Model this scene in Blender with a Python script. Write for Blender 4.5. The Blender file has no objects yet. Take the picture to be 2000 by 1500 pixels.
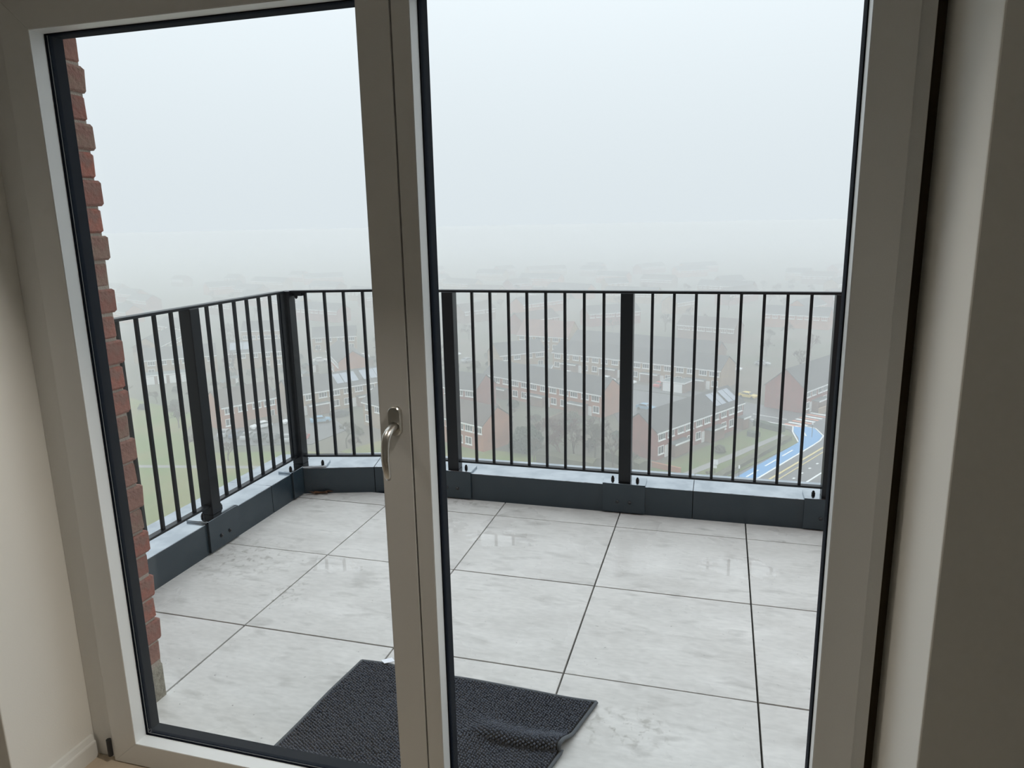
import bpy, math, random
from mathutils import Vector, Matrix
random.seed(7)
S = bpy.context.scene
COL = S.collection

# ------------------------------------------------------------------ camera
cam_d = bpy.data.cameras.new('camera')
cam = bpy.data.objects.new('camera', cam_d); COL.objects.link(cam); S.camera = cam
cam_d.sensor_width = 36.0; cam_d.lens = 36.0 * 1424.57 / 2000.0
cam_d.clip_start = 0.02; cam_d.clip_end = 5000
CX, CY, CZ = 1.6413, -3.2688, 1.4309
YAW, PIT, ROL = -0.280386, 0.217366, 0.01996
fw = Vector((math.sin(YAW) * math.cos(PIT), math.cos(YAW) * math.cos(PIT), -math.sin(PIT)))
rt = Vector((math.cos(YAW), -math.sin(YAW), 0)); dn = fw.cross(rt)
r2 = math.cos(ROL) * rt + math.sin(ROL) * dn; d2 = -math.sin(ROL) * rt + math.cos(ROL) * dn
cam.matrix_world = Matrix(((r2.x, -d2.x, -fw.x, CX), (r2.y, -d2.y, -fw.y, CY), (r2.z, -d2.z, -fw.z, CZ), (0, 0, 0, 1)))

# ------------------------------------------------------------------ sky: plain overcast, about three times brighter overhead than at the horizon
SKY_HORIZON, SKY_RISE, SKY_RISE2 = 0.825, 0.35, 1.5
w = bpy.data.worlds.new('overcast_sky'); S.world = w; w.use_nodes = True
wt = w.node_tree; wt.nodes.clear()
wo = wt.nodes.new('ShaderNodeOutputWorld'); wb = wt.nodes.new('ShaderNodeBackground')
tc = wt.nodes.new('ShaderNodeTexCoord'); sx = wt.nodes.new('ShaderNodeSeparateXYZ')
mx = wt.nodes.new('ShaderNodeMath'); mx.operation = 'MAXIMUM'; mx.inputs[1].default_value = 0.0
mq = wt.nodes.new('ShaderNodeMath'); mq.operation = 'MULTIPLY_ADD'
mq.inputs[1].default_value = SKY_HORIZON * SKY_RISE2; mq.inputs[2].default_value = SKY_HORIZON * SKY_RISE
ml = wt.nodes.new('ShaderNodeMath'); ml.operation = 'MULTIPLY_ADD'; ml.inputs[2].default_value = SKY_HORIZON
wt.links.new(tc.outputs['Generated'], sx.inputs[0]); wt.links.new(sx.outputs['Z'], mx.inputs[0])
wt.links.new(mx.outputs[0], mq.inputs[0]); wt.links.new(mx.outputs[0], ml.inputs[0]); wt.links.new(mq.outputs[0], ml.inputs[1]); wt.links.new(ml.outputs[0], wb.inputs['Strength'])
wb.inputs['Color'].default_value = (0.925, 1.0, 1.06, 1)
wt.links.new(wb.outputs[0], wo.inputs['Surface'])
S.view_settings.view_transform = 'Standard'; S.view_settings.look = 'None'
S.view_settings.exposure = 0.0; S.view_settings.gamma = 1.0; S.view_settings.use_curve_mapping = False
S.cycles.max_bounces = 8; S.cycles.diffuse_bounces = 4; S.cycles.glossy_bounces = 3
S.cycles.transparent_max_bounces = 16; S.cycles.volume_bounces = 1
S.cycles.use_denoising = True; S.cycles.use_light_tree = False

# ------------------------------------------------------------------ materials
def mat(name, col, rough=0.6, metal=0.0, spec=0.5, noise=None, bump=None, var=None):
    """noise=(scale, colour2, detail[, stretch]) mixes a second colour; bump=(scale, strength); var=list of colours chosen per object"""
    m = bpy.data.materials.new(name); m.use_nodes = True
    t = m.node_tree; n = t.nodes; L = t.links; b = n['Principled BSDF']
    b.inputs['Roughness'].default_value = rough; b.inputs['Metallic'].default_value = metal
    b.inputs['Specular IOR Level'].default_value = spec
    base = None
    if var:
        oi = n.new('ShaderNodeObjectInfo'); cr = n.new('ShaderNodeValToRGB'); cr.color_ramp.interpolation = 'CONSTANT'
        e = cr.color_ramp.elements
        while len(e) < len(var): e.new(0.5)
        for i, c in enumerate(var): e[i].position = i / len(var); e[i].color = (*c, 1)
        L.new(oi.outputs['Random'], cr.inputs[0]); base = cr.outputs[0]
    if noise:
        co = n.new('ShaderNodeTexCoord'); nz = n.new('ShaderNodeTexNoise'); mp = n.new('ShaderNodeMapping')
        L.new(co.outputs['Object'], mp.inputs[0]); L.new(mp.outputs[0], nz.inputs['Vector'])
        if len(noise) > 3: mp.inputs['Scale'].default_value = noise[3]
        nz.inputs['Scale'].default_value = noise[0]; nz.inputs['Detail'].default_value = noise[2]
        cr2 = n.new('ShaderNodeValToRGB'); cr2.color_ramp.elements[0].position = 0.38; cr2.color_ramp.elements[1].position = 0.62
        L.new(nz.outputs['Fac'], cr2.inputs[0])
        mixn = n.new('ShaderNodeMix'); mixn.data_type = 'RGBA'
        L.new(cr2.outputs[0], mixn.inputs[0])
        if base: L.new(base, mixn.inputs[6])
        else: mixn.inputs[6].default_value = (*col, 1)
        mixn.inputs[7].default_value = (*noise[1], 1)
        base = mixn.outputs[2]
    if base: L.new(base, b.inputs['Base Color'])
    else: b.inputs['Base Color'].default_value = (*col, 1)
    if bump:
        nb = n.new('ShaderNodeTexNoise'); nb.inputs['Scale'].default_value = bump[0]; nb.inputs['Detail'].default_value = 4
        cb = n.new('ShaderNodeTexCoord'); L.new(cb.outputs['Object'], nb.inputs['Vector'])
        bp = n.new('ShaderNodeBump'); bp.inputs['Strength'].default_value = bump[1]; bp.inputs['Distance'].default_value = 0.01
        L.new(nb.outputs['Fac'], bp.inputs['Height']); L.new(bp.outputs[0], b.inputs['Normal'])
    return m

def glass_mat(name):
    m = bpy.data.materials.new(name); m.use_nodes = True
    t = m.node_tree; t.nodes.clear(); n = t.nodes; L = t.links
    o = n.new('ShaderNodeOutputMaterial'); mi = n.new('ShaderNodeMixShader'); tr = n.new('ShaderNodeBsdfTransparent')
    gl = n.new('ShaderNodeBsdfGlossy'); fr = n.new('ShaderNodeFresnel')
    tr.inputs[0].default_value = (0.985, 0.995, 0.99, 1); gl.inputs['Roughness'].default_value = 0.0
    gl.inputs['Color'].default_value = (1, 1, 1, 1); ge = n.new('ShaderNodeNewGeometry'); io = n.new('ShaderNodeMix'); io.data_type = 'FLOAT'   # the same glancing reflection on both faces of the sheet
    io.inputs[2].default_value = 1.3; io.inputs[3].default_value = 1 / 1.3; L.new(ge.outputs['Backfacing'], io.inputs[0]); L.new(io.outputs[0], fr.inputs['IOR'])
    L.new(fr.outputs[0], mi.inputs[0]); L.new(tr.outputs[0], mi.inputs[1]); L.new(gl.outputs[0], mi.inputs[2])
    L.new(mi.outputs[0], o.inputs['Surface'])
    return m

def tile_mat():
    m = bpy.data.materials.new('porcelain_tile'); m.use_nodes = True
    t = m.node_tree; n = t.nodes; L = t.links; b = n['Principled BSDF']
    g = n.new('ShaderNodeNewGeometry'); oi = n.new('ShaderNodeObjectInfo')
    add = n.new('ShaderNodeVectorMath'); add.operation = 'ADD'
    sc = n.new('ShaderNodeVectorMath'); sc.operation = 'SCALE'; sc.inputs['Scale'].default_value = 13.7
    cmb = n.new('ShaderNodeCombineXYZ')
    for i in range(3): L.new(oi.outputs['Random'], cmb.inputs[i])
    L.new(cmb.outputs[0], sc.inputs[0]); L.new(g.outputs['Position'], add.inputs[0]); L.new(sc.outputs[0], add.inputs[1])
    mp = n.new('ShaderNodeMapping'); mp.inputs['Scale'].default_value = (1.0, 2.6, 1.0); L.new(add.outputs[0], mp.inputs[0])
    def nz(scale, det, vec, dist=0.0):
        x = n.new('ShaderNodeTexNoise'); x.inputs['Scale'].default_value = scale; x.inputs['Detail'].default_value = det
        x.inputs['Distortion'].default_value = dist; L.new(vec, x.inputs['Vector']); return x.outputs['Fac']
    def ramp(src, p0, c0, p1, c1):
        r = n.new('ShaderNodeValToRGB'); e = r.color_ramp.elements
        e[0].position = p0; e[0].color = (*c0, 1); e[1].position = p1; e[1].color = (*c1, 1); L.new(src, r.inputs[0]); return r.outputs[0]
    def mix(f, a, bb, mode='MIX'):
        x = n.new('ShaderNodeMix'); x.data_type = 'RGBA'; x.blend_type = mode
        if isinstance(f, float): x.inputs[0].default_value = f
        else: L.new(f, x.inputs[0])
        L.new(a, x.inputs[6]) if not isinstance(a, tuple) else setattr(x.inputs[6], 'default_value', (*a, 1))
        L.new(bb, x.inputs[7]) if not isinstance(bb, tuple) else setattr(x.inputs[7], 'default_value', (*bb, 1))
        return x.outputs[2]
    big = ramp(nz(3.5, 7, mp.outputs[0], 0.2), 0.3, (0.60, 0.58, 0.55), 0.7, (0.73, 0.71, 0.68))
    fine = ramp(nz(30.0, 8, mp.outputs[0], 0.1), 0.3, (0.91, 0.91, 0.91), 0.7, (1.04, 1.04, 1.04))
    c = mix(1.0, big, fine, 'MULTIPLY')
    dirt = ramp(nz(7.0, 10, mp.outputs[0], 0.25), 0.54, (0, 0, 0), 0.78, (0.62, 0.62, 0.62))
    c = mix(dirt, c, (0.30, 0.285, 0.26))
    spk = ramp(nz(95.0, 2, add.outputs[0]), 0.735, (0, 0, 0), 0.755, (0.6, 0.6, 0.6))
    c = mix(spk, c, (0.12, 0.11, 0.10))
    for (px, py, rx, ry) in ((-0.36, -0.72, 0.30, 0.26), (1.42, -1.42, 0.20, 0.14), (0.02, -0.95, 0.10, 0.16), (0.25, 0.13, 0.5, 0.06)):
        sb = n.new('ShaderNodeVectorMath'); sb.operation = 'SUBTRACT'; sb.inputs[1].default_value = (px, py, 0); L.new(g.outputs['Position'], sb.inputs[0])
        dv = n.new('ShaderNodeVectorMath'); dv.operation = 'DIVIDE'; dv.inputs[1].default_value = (rx, ry, 1); L.new(sb.outputs[0], dv.inputs[0])
        ln = n.new('ShaderNodeVectorMath'); ln.operation = 'LENGTH'; L.new(dv.outputs[0], ln.inputs[0])
        near = ramp(ln.outputs['Value'], 0.2, (1, 1, 1), 1.0, (0, 0, 0))
        spots = ramp(nz(34.0, 5, g.outputs['Position'], 0.5), 0.53, (0, 0, 0), 0.68, (0.7, 0.7, 0.7))
        c = mix(mix(1.0, near, spots, 'MULTIPLY'), c, (0.26, 0.24, 0.205))
    L.new(c, b.inputs['Base Color'])
    wet = ramp(nz(2.3, 4, g.outputs['Position'], 0.8), 0.46, (0.50, 0.50, 0.50), 0.66, (0.20, 0.20, 0.20))
    pud = None
    for (px, py, rx, ry) in ((0.70, -0.26, 0.24, 0.14), (1.76, -0.30, 0.24, 0.16), (0.06, -0.68, 0.20, 0.10), (0.36, -0.17, 0.26, 0.11)):
        sb = n.new('ShaderNodeVectorMath'); sb.operation = 'SUBTRACT'; sb.inputs[1].default_value = (px, py, 0); L.new(g.outputs['Position'], sb.inputs[0])
        dv = n.new('ShaderNodeVectorMath'); dv.operation = 'DIVIDE'; dv.inputs[1].default_value = (rx, ry, 1); L.new(sb.outputs[0], dv.inputs[0])
        ln = n.new('ShaderNodeVectorMath'); ln.operation = 'LENGTH'; L.new(dv.outputs[0], ln.inputs[0])
        nn = n.new('ShaderNodeMath'); nn.operation = 'MULTIPLY_ADD'; nn.inputs[1].default_value = 1.5; L.new(nz(22.0, 3, g.outputs['Position']), nn.inputs[0]); L.new(ln.outputs['Value'], nn.inputs[2])
        r = ramp(nn.outputs[0], 1.28 / 2, (1, 1, 1), 1.34 / 2, (0, 0, 0))
        hv = n.new('ShaderNodeMath'); hv.operation = 'MULTIPLY'; hv.inputs[1].default_value = 0.5; L.new(nn.outputs[0], hv.inputs[0])
        L.new(hv.outputs[0], r.node.inputs[0])
        pud = r if pud is None else mix(1.0, pud, r, 'LIGHTEN')
    rg = mix(pud, wet, (0.02, 0.02, 0.02))
    L.new(rg, b.inputs['Roughness'])
    b.inputs['Specular IOR Level'].default_value = 0.5
    bp = n.new('ShaderNodeBump'); bp.inputs['Strength'].default_value = 0.06; bp.inputs['Distance'].default_value = 0.004
    inv = n.new('ShaderNodeMath'); inv.operation = 'SUBTRACT'; inv.inputs[0].default_value = 1.0; L.new(pud, inv.inputs[1])
    sm = n.new('ShaderNodeMath'); sm.operation = 'MULTIPLY'; L.new(inv.outputs[0], sm.inputs[0]); sm.inputs[1].default_value = 0.06
    L.new(sm.outputs[0], bp.inputs['Strength'])
    L.new(nz(60.0, 5, mp.outputs[0]), bp.inputs['Height']); L.new(bp.outputs[0], b.inputs['Normal'])
    return m

def floor_mat():
    m = mat('pale_oak_floor', (0.62, 0.52, 0.40), 0.5, noise=(3.0, (0.56, 0.46, 0.35), 5, (6, 0.6, 1)))
    return m

M = dict(
    white=mat('white_aluminium', (0.80, 0.785, 0.755), 0.42, noise=(700, (0.77, 0.755, 0.73), 2)),
    bead=mat('white_glazing_bead', (0.82, 0.83, 0.82), 0.35),
    gasket=mat('black_gasket', (0.003, 0.004, 0.007), 0.8, spec=0.05),
    spacer=mat('dark_spacer_bar', (0.003, 0.006, 0.013), 0.8, spec=0.05),
    glass=glass_mat('window_glass'),
    handle=mat('brushed_nickel', (0.62, 0.60, 0.56), 0.28, 1.0),
    plaster=mat('cream_plaster', (0.86, 0.845, 0.80), 0.9, bump=(260, 0.04)),
    ceiling=mat('white_ceiling', (0.8, 0.79, 0.77), 0.9),
    skirt=mat('white_gloss_paint', (0.80, 0.795, 0.76), 0.4),
    gapshade=mat('brown_gap_shade', (0.09, 0.065, 0.04), 0.9),  # brown stands for the shade in the gap beside the right jamb
    oak=floor_mat(),
    tile=tile_mat(),
    under=mat('dark_joint', (0.03, 0.03, 0.03), 0.9),
    rail=mat('dark_grey_powder_coat', (0.006, 0.009, 0.013), 0.38, spec=0.35, noise=(90, (0.009, 0.012, 0.016), 4)),
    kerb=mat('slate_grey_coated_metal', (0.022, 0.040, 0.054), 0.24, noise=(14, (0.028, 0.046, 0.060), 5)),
    wetsheen=mat('wet_slate_sky_sheen', (0.52, 0.56, 0.60), 0.14, 1.0, noise=(9, (0.40, 0.44, 0.48), 5)),  # bright copy of the kerb metal; sky sheen of wet tops in its colour
    bolt=mat('black_bolt', (0.015, 0.016, 0.018), 0.35),
    brick=mat('clay_brick', (0.4, 0.15, 0.1), 0.9, var=[(0.32, 0.115, 0.085), (0.36, 0.125, 0.09), (0.27, 0.11, 0.085), (0.25, 0.165, 0.125), (0.34, 0.14, 0.105), (0.29, 0.15, 0.115)],
              noise=(30, (0.24, 0.125, 0.10), 8), bump=(90, 0.6)),
    mortar=mat('pale_mortar', (0.37, 0.315, 0.265), 0.95, bump=(200, 0.5)),
    stone=mat('reconstituted_stone', (0.34, 0.31, 0.25), 0.95, noise=(60, (0.22, 0.20, 0.16), 5), bump=(160, 0.7)),
    yarn=mat('charcoal_chenille', (0.062, 0.072, 0.096), 0.8, noise=(120, (0.084, 0.097, 0.125), 3)),
    backing=mat('dark_mat_backing', (0.012, 0.013, 0.017), 0.95),
    hem=mat('charcoal_hem', (0.085, 0.095, 0.105), 0.8),
    tag=mat('white_cloth_tag', (0.85, 0.87, 0.92), 0.7),
    etch=mat('etched_grey_print', (0.22, 0.22, 0.23), 0.6),
    leaf=mat('dry_leaf', (0.16, 0.065, 0.02), 0.7, noise=(40, (0.07, 0.03, 0.012), 3)),
    ground=mat('garden_ground', (0.135, 0.11, 0.08), 1.0, noise=(0.05, (0.085, 0.09, 0.05), 8)),
    grass=mat('wet_lawn', (0.115, 0.165, 0.025), 1.0, noise=(0.07, (0.20, 0.175, 0.055), 7)),
    grass2=mat('garden_lawn', (0.10, 0.145, 0.035), 1.0, noise=(0.2, (0.13, 0.135, 0.045), 7)),
    asphalt=mat('wet_asphalt', (0.085, 0.087, 0.09), 0.45, noise=(0.2, (0.115, 0.115, 0.115), 6)),
    path=mat('concrete_path', (0.25, 0.24, 0.225), 0.8),
    lane=mat('blue_cycle_surface', (0.085, 0.29, 0.55), 0.6),
    line=mat('white_road_paint', (0.78, 0.78, 0.76), 0.7),
    yline=mat('yellow_road_paint', (0.62, 0.50, 0.22), 0.7),
    pink=mat('salmon_crossing_paint', (0.62, 0.24, 0.15), 0.7),
    redb=mat('red_house_brick', (0.30, 0.085, 0.06), 0.9, noise=(0.6, (0.25, 0.075, 0.055), 6)),
    orangeb=mat('orange_house_brick', (0.44, 0.17, 0.085), 0.9, noise=(0.5, (0.38, 0.15, 0.08), 6)),
    buffb=mat('buff_house_brick', (0.38, 0.26, 0.15), 0.9, noise=(0.5, (0.33, 0.22, 0.13), 6)),
    brownb=mat('brown_house_brick', (0.24, 0.13, 0.085), 0.9, noise=(0.5, (0.20, 0.11, 0.075), 6)),
    roof=mat('dark_roof_tile', (0.060, 0.058, 0.058), 0.7, noise=(0.5, (0.078, 0.074, 0.070), 6)),
    roofbr=mat('brown_roof_tile', (0.085, 0.065, 0.055), 0.75, noise=(0.5, (0.10, 0.075, 0.062), 6)),
    roofpk=mat('pinkish_roof_tile', (0.26, 0.14, 0.11), 0.8, noise=(0.5, (0.22, 0.12, 0.095), 6)),
    upvc=mat('white_window_frame', (0.90, 0.90, 0.88), 0.4),
    pane=mat('dark_house_glass', (0.05, 0.055, 0.06), 0.08),
    felt=mat('flat_roof_felt', (0.10, 0.12, 0.12), 0.6),
    solar=mat('solar_cell', (0.30, 0.33, 0.38), 0.25),  # pale base colour stands in for sky reflected by the panels
    bark=mat('grey_brown_bark', (0.105, 0.068, 0.048), 0.95),
    bark2=mat('reddish_brown_bark', (0.135, 0.068, 0.052), 0.95),
    bark3=mat('olive_grey_bark', (0.10, 0.085, 0.052), 0.95),
    ever=mat('evergreen_leaf', (0.035, 0.055, 0.025), 0.9),
    shrub=mat('brown_green_shrub', (0.10, 0.095, 0.05), 0.95),
    yell=mat('yellow_leaf', (0.42, 0.33, 0.06), 0.9),
    fence=mat('weathered_fence', (0.20, 0.14, 0.095), 0.9),
    tyre=mat('tyre', (0.02, 0.02, 0.02), 0.8),
    carglass=mat('car_glass', (0.03, 0.035, 0.04), 0.08),
)
def paint(name, c): return mat(name, c, 0.25, 0.0, 0.6)
CARS = dict(white=paint('white_car_paint', (0.85, 0.85, 0.84)), blue=paint('pale_blue_car_paint', (0.20, 0.38, 0.52)), silver=paint('silver_car_paint', (0.42, 0.43, 0.44)),
            dark=paint('dark_grey_car_paint', (0.05, 0.055, 0.06)), red=paint('red_car_paint', (0.60, 0.06, 0.06)), yellow=paint('yellow_car_paint', (0.78, 0.58, 0.14)),
            navy=paint('navy_car_paint', (0.08, 0.11, 0.18)))

# ------------------------------------------------------------------ helpers
class MB:
    def __init__(s): s.v = []; s.f = []
    def add(s, vs, fs):
        k = len(s.v); s.v += [tuple(p) for p in vs]; s.f += [tuple(i + k for i in f) for f in fs]; return s
    def box(s, x0, x1, y0, y1, z0, z1):
        return s.add([(x0, y0, z0), (x1, y0, z0), (x1, y1, z0), (x0, y1, z0), (x0, y0, z1), (x1, y0, z1), (x1, y1, z1), (x0, y1, z1)],
                     [(0, 3, 2, 1), (4, 5, 6, 7), (0, 1, 5, 4), (1, 2, 6, 5), (2, 3, 7, 6), (3, 0, 4, 7)])
    def prism(s, pts, z0, z1):
        n = len(pts)
        a = sum(pts[i][0] * pts[(i + 1) % n][1] - pts[(i + 1) % n][0] * pts[i][1] for i in range(n))
        if a < 0: pts = pts[::-1]
        return s.add([(x, y, z0) for x, y in pts] + [(x, y, z1) for x, y in pts],
                     [tuple(range(n))[::-1], tuple(range(n, 2 * n))] + [(i, (i + 1) % n, n + (i + 1) % n, n + i) for i in range(n)])
    def beam(s, a, b, w, h, up=(0, 0, 1)):
        a, b, up = Vector(a), Vector(b), Vector(up); d = (b - a).normalized(); x = d.cross(up).normalized(); z = x.cross(d)
        vs = [p + x * sx * w / 2 + z * sz * h / 2 for p in (a, b) for sx, sz in ((-1, -1), (1, -1), (1, 1), (-1, 1))]
        return s.add(vs, [(0, 1, 2, 3), (7, 6, 5, 4), (0, 4, 5, 1), (1, 5, 6, 2), (2, 6, 7, 3), (3, 7, 4, 0)])
    def tube(s, pts, rs, n=8, ell=(1, 1)):
        pts = [Vector(p) for p in pts]; k = len(s.v); ref = None; m = len(pts)
        for i, p in enumerate(pts):
            d = (pts[min(i + 1, m - 1)] - pts[max(i - 1, 0)]).normalized()
            if ref is None: ref = Vector((0, 1, 0)) if abs(d.y) < 0.9 else Vector((1, 0, 0))
            x = ref - d * ref.dot(d); x.normalize(); ref = x; y = d.cross(x)
            for j in range(n):
                a = 2 * math.pi * j / n; s.v.append(tuple(p + x * math.cos(a) * rs[i] * ell[0] + y * math.sin(a) * rs[i] * ell[1]))
        for i in range(m - 1):
            for j in range(n):
                s.f.append((k + i * n + j, k + i * n + (j + 1) % n, k + (i + 1) * n + (j + 1) % n, k + (i + 1) * n + j))
        s.f.append(tuple(k + j for j in range(n))[::-1]); s.f.append(tuple(k + (m - 1) * n + j for j in range(n)))
        return s
    def ring(s, x0, x1, z0, z1, t, y0, y1):
        """rectangular ring in the xz plane: outer x0..x1, z0..z1, inset t"""
        o = [(x0, z0), (x1, z0), (x1, z1), (x0, z1)]; i = [(x0 + t, z0 + t), (x1 - t, z0 + t), (x1 - t, z1 - t), (x0 + t, z1 - t)]
        vs = [(x, y, z) for y in (y0, y1) for L_ in (o, i) for x, z in L_]; fs = []
        for k in range(4):
            l = (k + 1) % 4
            fs += [(k, l, 4 + l, 4 + k), (8 + k, 12 + k, 12 + l, 8 + l), (k, 8 + k, 8 + l, l), (4 + k, 4 + l, 12 + l, 12 + k)]
        return s.add(vs, fs)
    def mesh(s, name, m):
        me = bpy.data.meshes.new(name); me.from_pydata(s.v, [], s.f); me.materials.append(m); me.update(); return me
    def build(s, name, m, parent=None, bevel=0, smooth=False):
        return put(name, s.mesh(name, m), parent, bevel=bevel, smooth=smooth)

def put(name, me, parent=None, loc=None, rz=None, bevel=0, smooth=False, m=None):
    o = bpy.data.objects.new(name, me); COL.objects.link(o)
    if parent: o.parent = parent
    if loc: o.location = loc
    if rz is not None: o.rotation_euler = (0, 0, rz)
    if bevel:
        b = o.modifiers.new('bevel', 'BEVEL'); b.width = bevel; b.segments = 2; b.limit_method = 'ANGLE'
    if smooth: me.polygons.foreach_set('use_smooth', [True] * len(me.polygons))
    if m: o.material_slots[0].link = 'OBJECT'; o.material_slots[0].material = m
    return o
def empty(name, loc=(0, 0, 0), rz=0):
    o = bpy.data.objects.new(name, None); COL.objects.link(o); o.location = loc; o.rotation_euler = (0, 0, rz); o.empty_display_size = 0.1; return o
def tag(o, label=None, cat=None, group=None, kind=None):
    if label: o['label'] = label
    if cat: o['category'] = cat
    if group: o['group'] = group
    if kind: o['kind'] = kind
    return o
def struct(o, label=None, cat=None): return tag(o, label, cat, kind='structure')
def dup(root, loc, rz, scale=None, m=None):
    r = root.copy(); COL.objects.link(r); r.location = loc; r.rotation_euler = (0, 0, rz)
    if scale: r.scale = scale
    for ch in root.children:
        c = ch.copy(); COL.objects.link(c); c.parent = r
        for g in ch.children:
            d = g.copy(); COL.objects.link(d); d.parent = c
        if m and ch.material_slots and ch.material_slots[0].link == 'OBJECT':
            c.material_slots[0].link = 'OBJECT'; c.material_slots[0].material = m
    return r

# ================================================================== ROOM
FL, CE = -0.05, 2.36           # floor, ceiling
YF = -1.85                     # room-side face of the door leaves
XL, XR, YR = -0.05, 1.987, -2.08   # reveal sides, room wall plane
X0, X1, YB = -1.3, 3.3, -5.2
HEAD = 2.0
struct(MB().box(X0, X1, YB, -1.79, FL - 0.1, FL).build('floor', M['oak']), 'pale oak floor inside the room', 'floor')
struct(MB().box(X0 - 0.1, X1 + 0.1, YB - 0.1, YR + 0.3, CE, CE + 0.1).build('ceiling', M['ceiling']), 'plain white ceiling of the room', 'ceiling')
struct(MB().box(X0 - 0.1, X0, YB - 0.1, YR, FL - 0.1, CE).build('wall_left', M['plaster']), 'cream side wall left of the room', 'wall')
struct(MB().box(X1, X1 + 0.1, YB - 0.1, YR, FL - 0.1, CE).build('wall_right', M['plaster']), 'cream side wall right of the room', 'wall')
struct(MB().box(X0, X1, YB - 0.1, YB, FL - 0.1, CE).build('wall_back', M['plaster']), 'cream wall behind the viewer', 'wall')
wf = struct(MB().box(X0 - 0.1, XL, YR, -1.775, FL - 0.1, CE).build('wall_front_left', M['plaster'], bevel=0.003), 'cream plastered wall with reveal left of the glazed doors', 'wall')
struct(MB().box(XR, X1 + 0.1, YR, -1.775, FL - 0.1, CE).build('wall_front_right', M['plaster'], bevel=0.003), 'shaded plastered wall with pale reveal right of the glazed doors', 'wall')
struct(MB().box(XL, XR, YR, -1.775, HEAD, CE).build('wall_front_above', M['plaster']), 'plastered wall above the glazed doors', 'wall')
# skirting in the left reveal and along the room wall (moulded top)
def skirting(name, a, b, nrm, label):
    a, b, nrm = Vector(a), Vector(b), Vector(nrm)
    prof = [(0, 0), (0.015, 0), (0.015, 0.048), (0.0135, 0.052), (0.011, 0.054), (0.006, 0.068), (0, 0.070)]
    vs = [p + nrm * q[0] + Vector((0, 0, q[1])) for p in (a, b) for q in prof]; n = len(prof)
    m = MB().add(vs, [tuple(range(n)), tuple(range(n, 2 * n))[::-1]] + [(i, n + i, n + (i + 1) % n, (i + 1) % n) for i in range(n)])
    return struct(m.build(name, M['skirt']), label, 'skirting')
skirting('baseboard_reveal', (XL, YR - 0.015, FL), (XL, -1.845, FL), (1, 0, 0), 'cream moulded skirting board at the foot of the left reveal')
skirting('baseboard_left', (X0, YR, FL), (XL + 0.015, YR, FL), (0, -1, 0), 'skirting board along the wall left of the doors')
skirting('baseboard_right', (XR - 0.015, YR, FL), (X1, YR, FL), (0, -1, 0), 'skirting board along the wall right of the doors')
skirting('baseboard_reveal_right', (XR, YR - 0.015, FL), (XR, -1.845, FL), (-1, 0, 0), 'skirting board at the foot of the right reveal')

# unseen ceiling spots added to brighten the door reveals
def fill_spot(x, y, aim, watts, label):
    t = tag(empty('fill_spot', (x, y, CE)), label, 'fill_spot', 'added ceiling fill spots')
    m = MB(); n = 20
    vs = [(r * math.cos(2 * math.pi * k / n), r * math.sin(2 * math.pi * k / n), z) for r, z in ((0.045, 0.0), (0.042, -0.006), (0.034, -0.006), (0.030, -0.001)) for k in range(n)]
    m.add(vs, [(q * n + k, q * n + (k + 1) % n, (q + 1) * n + (k + 1) % n, (q + 1) * n + k) for q in range(3) for k in range(n)]).build('bezel', M['bead'], t)
    MB().tube([(0, 0, 0.0), (0, 0, -0.0015)], [0.031, 0.031], n).build('lens', FILL_LENS, t)
    ld = bpy.data.lights.new('fill_spot_bulb', 'SPOT'); ld.energy = watts; ld.color = (1.0, 0.93, 0.83); ld.spot_size = math.radians(64); ld.spot_blend = 1.0; ld.shadow_soft_size = 0.04
    lo = bpy.data.objects.new('fill_bulb', ld); COL.objects.link(lo); lo.parent = t; lo.location = (0, 0, -0.012); lo.rotation_euler = (Vector(aim) - Vector((x, y, CE - 0.012))).to_track_quat('-Z', 'Y').to_euler()
FILL_LENS = bpy.data.materials.new('fill_spot_lens'); FILL_LENS.use_nodes = True  # glowing lens of the added spots
FILL_LENS.node_tree.nodes['Principled BSDF'].inputs['Emission Color'].default_value = (1.0, 0.90, 0.76, 1); FILL_LENS.node_tree.nodes['Principled BSDF'].inputs['Emission Strength'].default_value = 4.0
fill_spot(1.75, -2.15, (-0.05, -2.03, 0.40), 105.0, 'unseen ceiling spot added to brighten the left reveal')
fill_spot(0.25, -2.15, (1.987, -2.03, 0.40), 42.0, 'unseen ceiling spot added to brighten the right reveal')

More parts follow.
